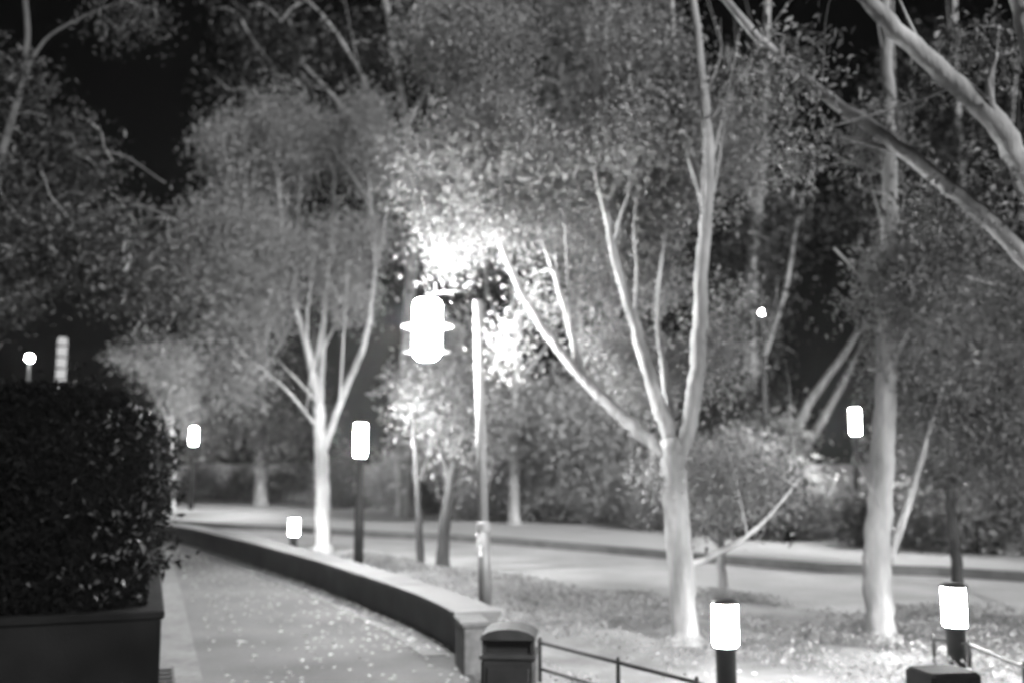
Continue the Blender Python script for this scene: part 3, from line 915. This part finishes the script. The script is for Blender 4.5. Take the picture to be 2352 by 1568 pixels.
MB().lathe([(.02, 0), (.05, .0), (.03, .04), (.018, .09)], (lx, 0, zt + .005), 16).build('finial', M['black'], sl)
R1, R2 = pxm(33, D), pxm(60, D)
HL = zt - zb
lan = MB().lathe([(R1 * .55, 0), (R1 * .85, HL * .06), (R1, HL * .14), (R1, HL * .92), (R1 * .8, HL)], (lx, 0, zb), 24).build('lantern', M['glow_main'], sl, True)
for yq, rq, tq in ((745, 60, .016), (806, 55, .008)):
    zq = P(965, yq, D)[2] - base[2]
    rr_ = pxm(rq, D)
    MB().lathe([(R1 + .004, -tq * .2), (rr_, -tq * 1.6), (rr_, -tq * .6), (R1 + .004, tq)], (lx, 0, zq), 28).build('louvre', M['sticker'], sl, True)
# sticker on the post
pz = P(1106, 1263, D)[2] - base[2]
st_ = MB().box((tp(pz)[0] - .018, -.0545, pz), (.045, .004, .10), 0, .0).build('sticker', M['sticker'], sl)
px_, py_ = tp(pz)[0] - .018, -.0575
MB().box((px_ - .010, py_, pz + .012), (.006, .002, .055)).box((px_ + .001, py_, pz + .036), (.016, .002, .006)).box((px_ + .001, py_, pz + .014), (.016, .002, .006)).box((px_ + .009, py_, pz + .025), (.006, .002, .018)).build('print_mark', M['print'], st_)

# bollard lights
def bollard(x, ytop, D, hz_, rad, label, first=None, glow='glow_boll'):
    top = P(x, ytop, D)
    b = empty('bollard_light', (top[0], D, top[2] - hz_))
    tag(b, label, 'bollard light', 'bollard lights beside the path')
    if first is None:
        hh = .30
        MB().lathe([(rad * .8, -.1), (rad * .8, hz_ - hh - .02), (rad * .98, hz_ - hh - .012), (rad * .98, hz_ - hh)], (0, 0, 0), 20).build('post', M['black'], b, True)
        MB().lathe([(rad * .90, 0), (rad, .012), (rad, hh - .035), (rad * .94, hh - .02)], (0, 0, hz_ - hh + .001), 24).build('lens', M[glow], b, True)
        MB().lathe([(rad * 1.10, 0), (rad * 1.10, .014), (rad * .8, .030)], (0, 0, hz_ - .030), 24).build('cap', M['black'], b, True)
        rib = None
        for k in range(4):
            a = math.pi * (.25 + .5 * k)
            if rib is None: rib = MB().box((0, 0, 0), (.009, .009, hh - .034)).build('rib', M['black'], b); o = rib
            else:
                o = rib.copy(); COL.objects.link(o)
            o.location = (rad * 1.06 * math.cos(a), rad * 1.06 * math.sin(a), hz_ - hh / 2 - .014)
        MB().lathe([(rad * 1.5, 0), (rad * 1.5, .015), (rad * 1.1, .025)], (0, 0, .0), 20).build('base_plate', M['black'], b)
    else:
        for ch in first.children:
            c = ch.copy(); COL.objects.link(c); c.parent = b
    return b
B1 = bollard(1664, 1375, 6.7, .70, .082, 'nearest glowing bollard, in front of the large pale trunk')
bollard(2189, 1338, 7.3, .70, .082, 'glowing bollard at the right beside the iron rail', B1)
bollard(676, 1187, 17.3, .70, .082, 'small glowing bollard behind the curved low wall', B1)

# garden lanterns beyond the road
def garden(x, ytop, ybase, label, first=None, D=None, H=None):
    b0 = G(x, ybase, .1) if D is None else P(x, ybase, D)
    D = b0[1]
    top = P(x, ytop, D)[2]
    if H is None: H = top - b0[2]
    b = empty('garden_lantern', (b0[0], D, top - H))
    tag(b, label, 'lantern', 'post top garden lanterns')
    if first is None:
        MB().lathe([(.07, -.2), (.07, .9), (.055, .95), (.05, H - .56), (.09, H - .54)], (0, 0, 0), 16).build('post', M['rail'], b, True)
        MB().lathe([(.07, 0), (.088, .03), (.088, .44), (.08, .47)], (0, 0, H - .54), 20).build('lens', M['glow_gard'], b, True)
        MB().lathe([(.12, 0), (.12, .02), (.05, .07)], (0, 0, H - .07), 20).build('cap', M['rail'], b)
    else:
        for ch in first.children:
            c = ch.copy(); COL.objects.link(c); c.parent = b
    return b
g1 = garden(823, 962, 1304, 'garden lantern on a dark post between the left tree and the saplings')
garden(1976, 930, 1250, 'garden lantern left of the thick right trunk', g1, H=P(823, 962, g1.location[1])[2] - g1.location[2])
garden(440, 976, 1136, 'farthest garden lantern, beside the hedge end', g1, D=28.0, H=P(823, 962, g1.location[1])[2] - g1.location[2])

# lights far off
def far_lamp(x, y, D, r, label, name='street_light'):
    t = P(x, y, D)
    b = empty(name, (t[0], D, .0))
    tag(b, label, 'street light')
    MB().tube([(0, 0, -.1), (0, 0, t[2] - r)], [.08, .05], 8).build('pole', M['rail'], b, True)
    MB().lathe([(r * .5, -r), (r, -r * .4), (r, r * .4), (r * .5, r)], (0, 0, t[2]), 14).build('lens', M['glow_far'], b, True)
far_lamp(68, 822, 30, .11, 'distant street light above the hedge at the far left')
far_lamp(1750, 718, 21.5, .055, 'tiny street light in the dark gap right of the large tree')
t = P(138, 890, 24)
cl = empty('column_lamp', (t[0], 24, .0))
tag(cl, 'dim frosted column lamp rising behind the hedge', 'column lamp')
zt_ = P(138, 780, 24)[2]
MB().lathe([(.12, -.1), (.12, t[2] - .25)], (0, 0, 0), 16).build('post', M['metal'], cl, True)
MB().lathe([(.10, t[2] - .24), (.115, t[2] - .2), (.115, zt_), (.08, zt_ + .05)], (0, 0, 0), 18).build('diffuser', M['glow_col'], cl, True)
for k in range(5): MB().lathe([(.118, 0), (.14, .01), (.14, .05), (.118, .06)], (0, 0, t[2] - .2 + (zt_ - t[2] + .2) * (k + .35) / 5), 18).build('band', M['metal'], cl, True)

# ------------------------------------------------------------------ wall pier, bin, rails, bench, board
pc = G(1082, 1540); rz = math.radians(12)
pr = tag(MB().box((pc[0], pc[1] + .1, .14), (.20, .42, .40), rz, .012).build('wall_pier', M['gutter']), 'short square pier closing the curved wall, left of the bin', 'pier')
MB().box((pc[0], pc[1] + .1, .362), (.235, .455, .04), rz, .01).build('coping', M['gutter'], pr)

bc = P(1170, 1568, 6.55)
bn = empty('litter_bin', (bc[0], 6.75, 0.02), math.radians(-4))
tag(bn, 'dark square litter bin with a black slot, below the lamp post', 'litter bin')
Wb, Hb = .345, P(1170, 1436, 6.6)[2] - .02
MB().box((0, 0, Hb * .30), (Wb, .33, Hb * .60), 0, .015).build('body', M['black'], bn)
MB().box((0, -.170, Hb * .30), (Wb * .78, .012, Hb * .42), 0, .004).build('front_panel', M['black'], bn)
MB().box((0, 0, Hb * .625), (Wb + .025, .355, .03), 0, .01).build('rim', M['rail'], bn)
MB().box((0, .03, Hb * .74), (Wb * .95, .24, Hb * .185), 0, .0).build('opening', M['black'], bn)
for sx in (-1, 1):
    MB().box((sx * Wb * .46, -.11, Hb * .74), (.022, .022, Hb * .19)).build('corner_post', M['rail'], bn)
hood = []
n_ = 9
for i in range(n_):
    a = math.pi * i / (n_ - 1)
    hood.append((-math.cos(a) * (Wb / 2 + .008), math.sin(a) * Hb * .13))
vs = [(x, -.175, Hb * .835 + z) for x, z in hood] + [(x, .175, Hb * .835 + z) for x, z in hood]
fs = [(i, i + 1, n_ + i + 1, n_ + i) for i in range(n_ - 1)] + [tuple(range(n_ - 1, -1, -1)), tuple(range(n_, 2 * n_)), (0, n_, 2 * n_ - 1, n_ - 1)]
MB().add(vs, fs).build('hood', M['rail'], bn)

def rail(label, pts, hs, lower=True):
    b = empty('knee_rail', (pts[0][0], pts[0][1], 0))
    tag(b, label, 'rail', 'low iron rails edging the bed')
    o_ = np.array((pts[0][0], pts[0][1], 0))
    P3 = [np.array((q[0], q[1], 0)) - o_ for q in pts]
    MB().tube([q + (0, 0, hs) for q in P3], [.013] * len(P3), 8).build('top_rail', M['rail'], b, True)
    if lower: MB().tube([q + (0, 0, hs * .45) for q in P3], [.010] * len(P3), 8).build('lower_rail', M['rail'], b, True)
    for q in P3:
        MB().lathe([(.014, -.1), (.014, hs + .02), (.008, hs + .035)], q, 10).build('rail_post', M['rail'], b, True)
hs = .33
r1 = [G(1240, 1474, hs), G(1420, 1520, hs), G(1600, 1566, hs), G(1790, 1640, hs)]
rail('low iron rail crossing the bed from the bin towards the nearest bollard', r1, hs)
r2 = [G(2144, 1466, hs), G(2225, 1478, hs), G(2352, 1532, hs), G(2500, 1600, hs)]
rail('low iron rail running past the right bollard', r2, hs, False)
bk = P(2192, 1600, 6.2)
b_ = tag(MB().box((bk[0], 6.35, .15), (.34, .3, .36), .2, .02).build('stone_block', M['darkwall']), 'squat dark stone block at the bottom right below the bollard', 'block')
q = G(1776, 1243, .125)
bn2 = empty('stone_bench', (q[0], q[1] + .25, .125), math.radians(-42))
tag(bn2, 'low dark backless bench at the far kerb beyond the pale sapling', 'bench')
MB().box((0, 0, .26), (1.15, .34, .08), 0, .015).build('seat', M['darkwall'], bn2)
for sx in (-.4, .4): MB().box((sx, 0, .11), (.14, .28, .219), 0, .01).build('leg', M['darkwall'], bn2)
q = P(2248, 1170, 16.2)
bd = empty('notice_board', (q[0], 16.2, .1))
tag(bd, 'small blank grey board on a post among the right hand shrubs', 'board')
MB().box((0, 0, q[2] - .1), (.26, .02, .30), 0, .005).build('panel', M['board'], bd)
MB().box((0, .025, (q[2] - .1) / 2), (.04, .028, q[2] + .1)).build('post', M['rail'], bd)
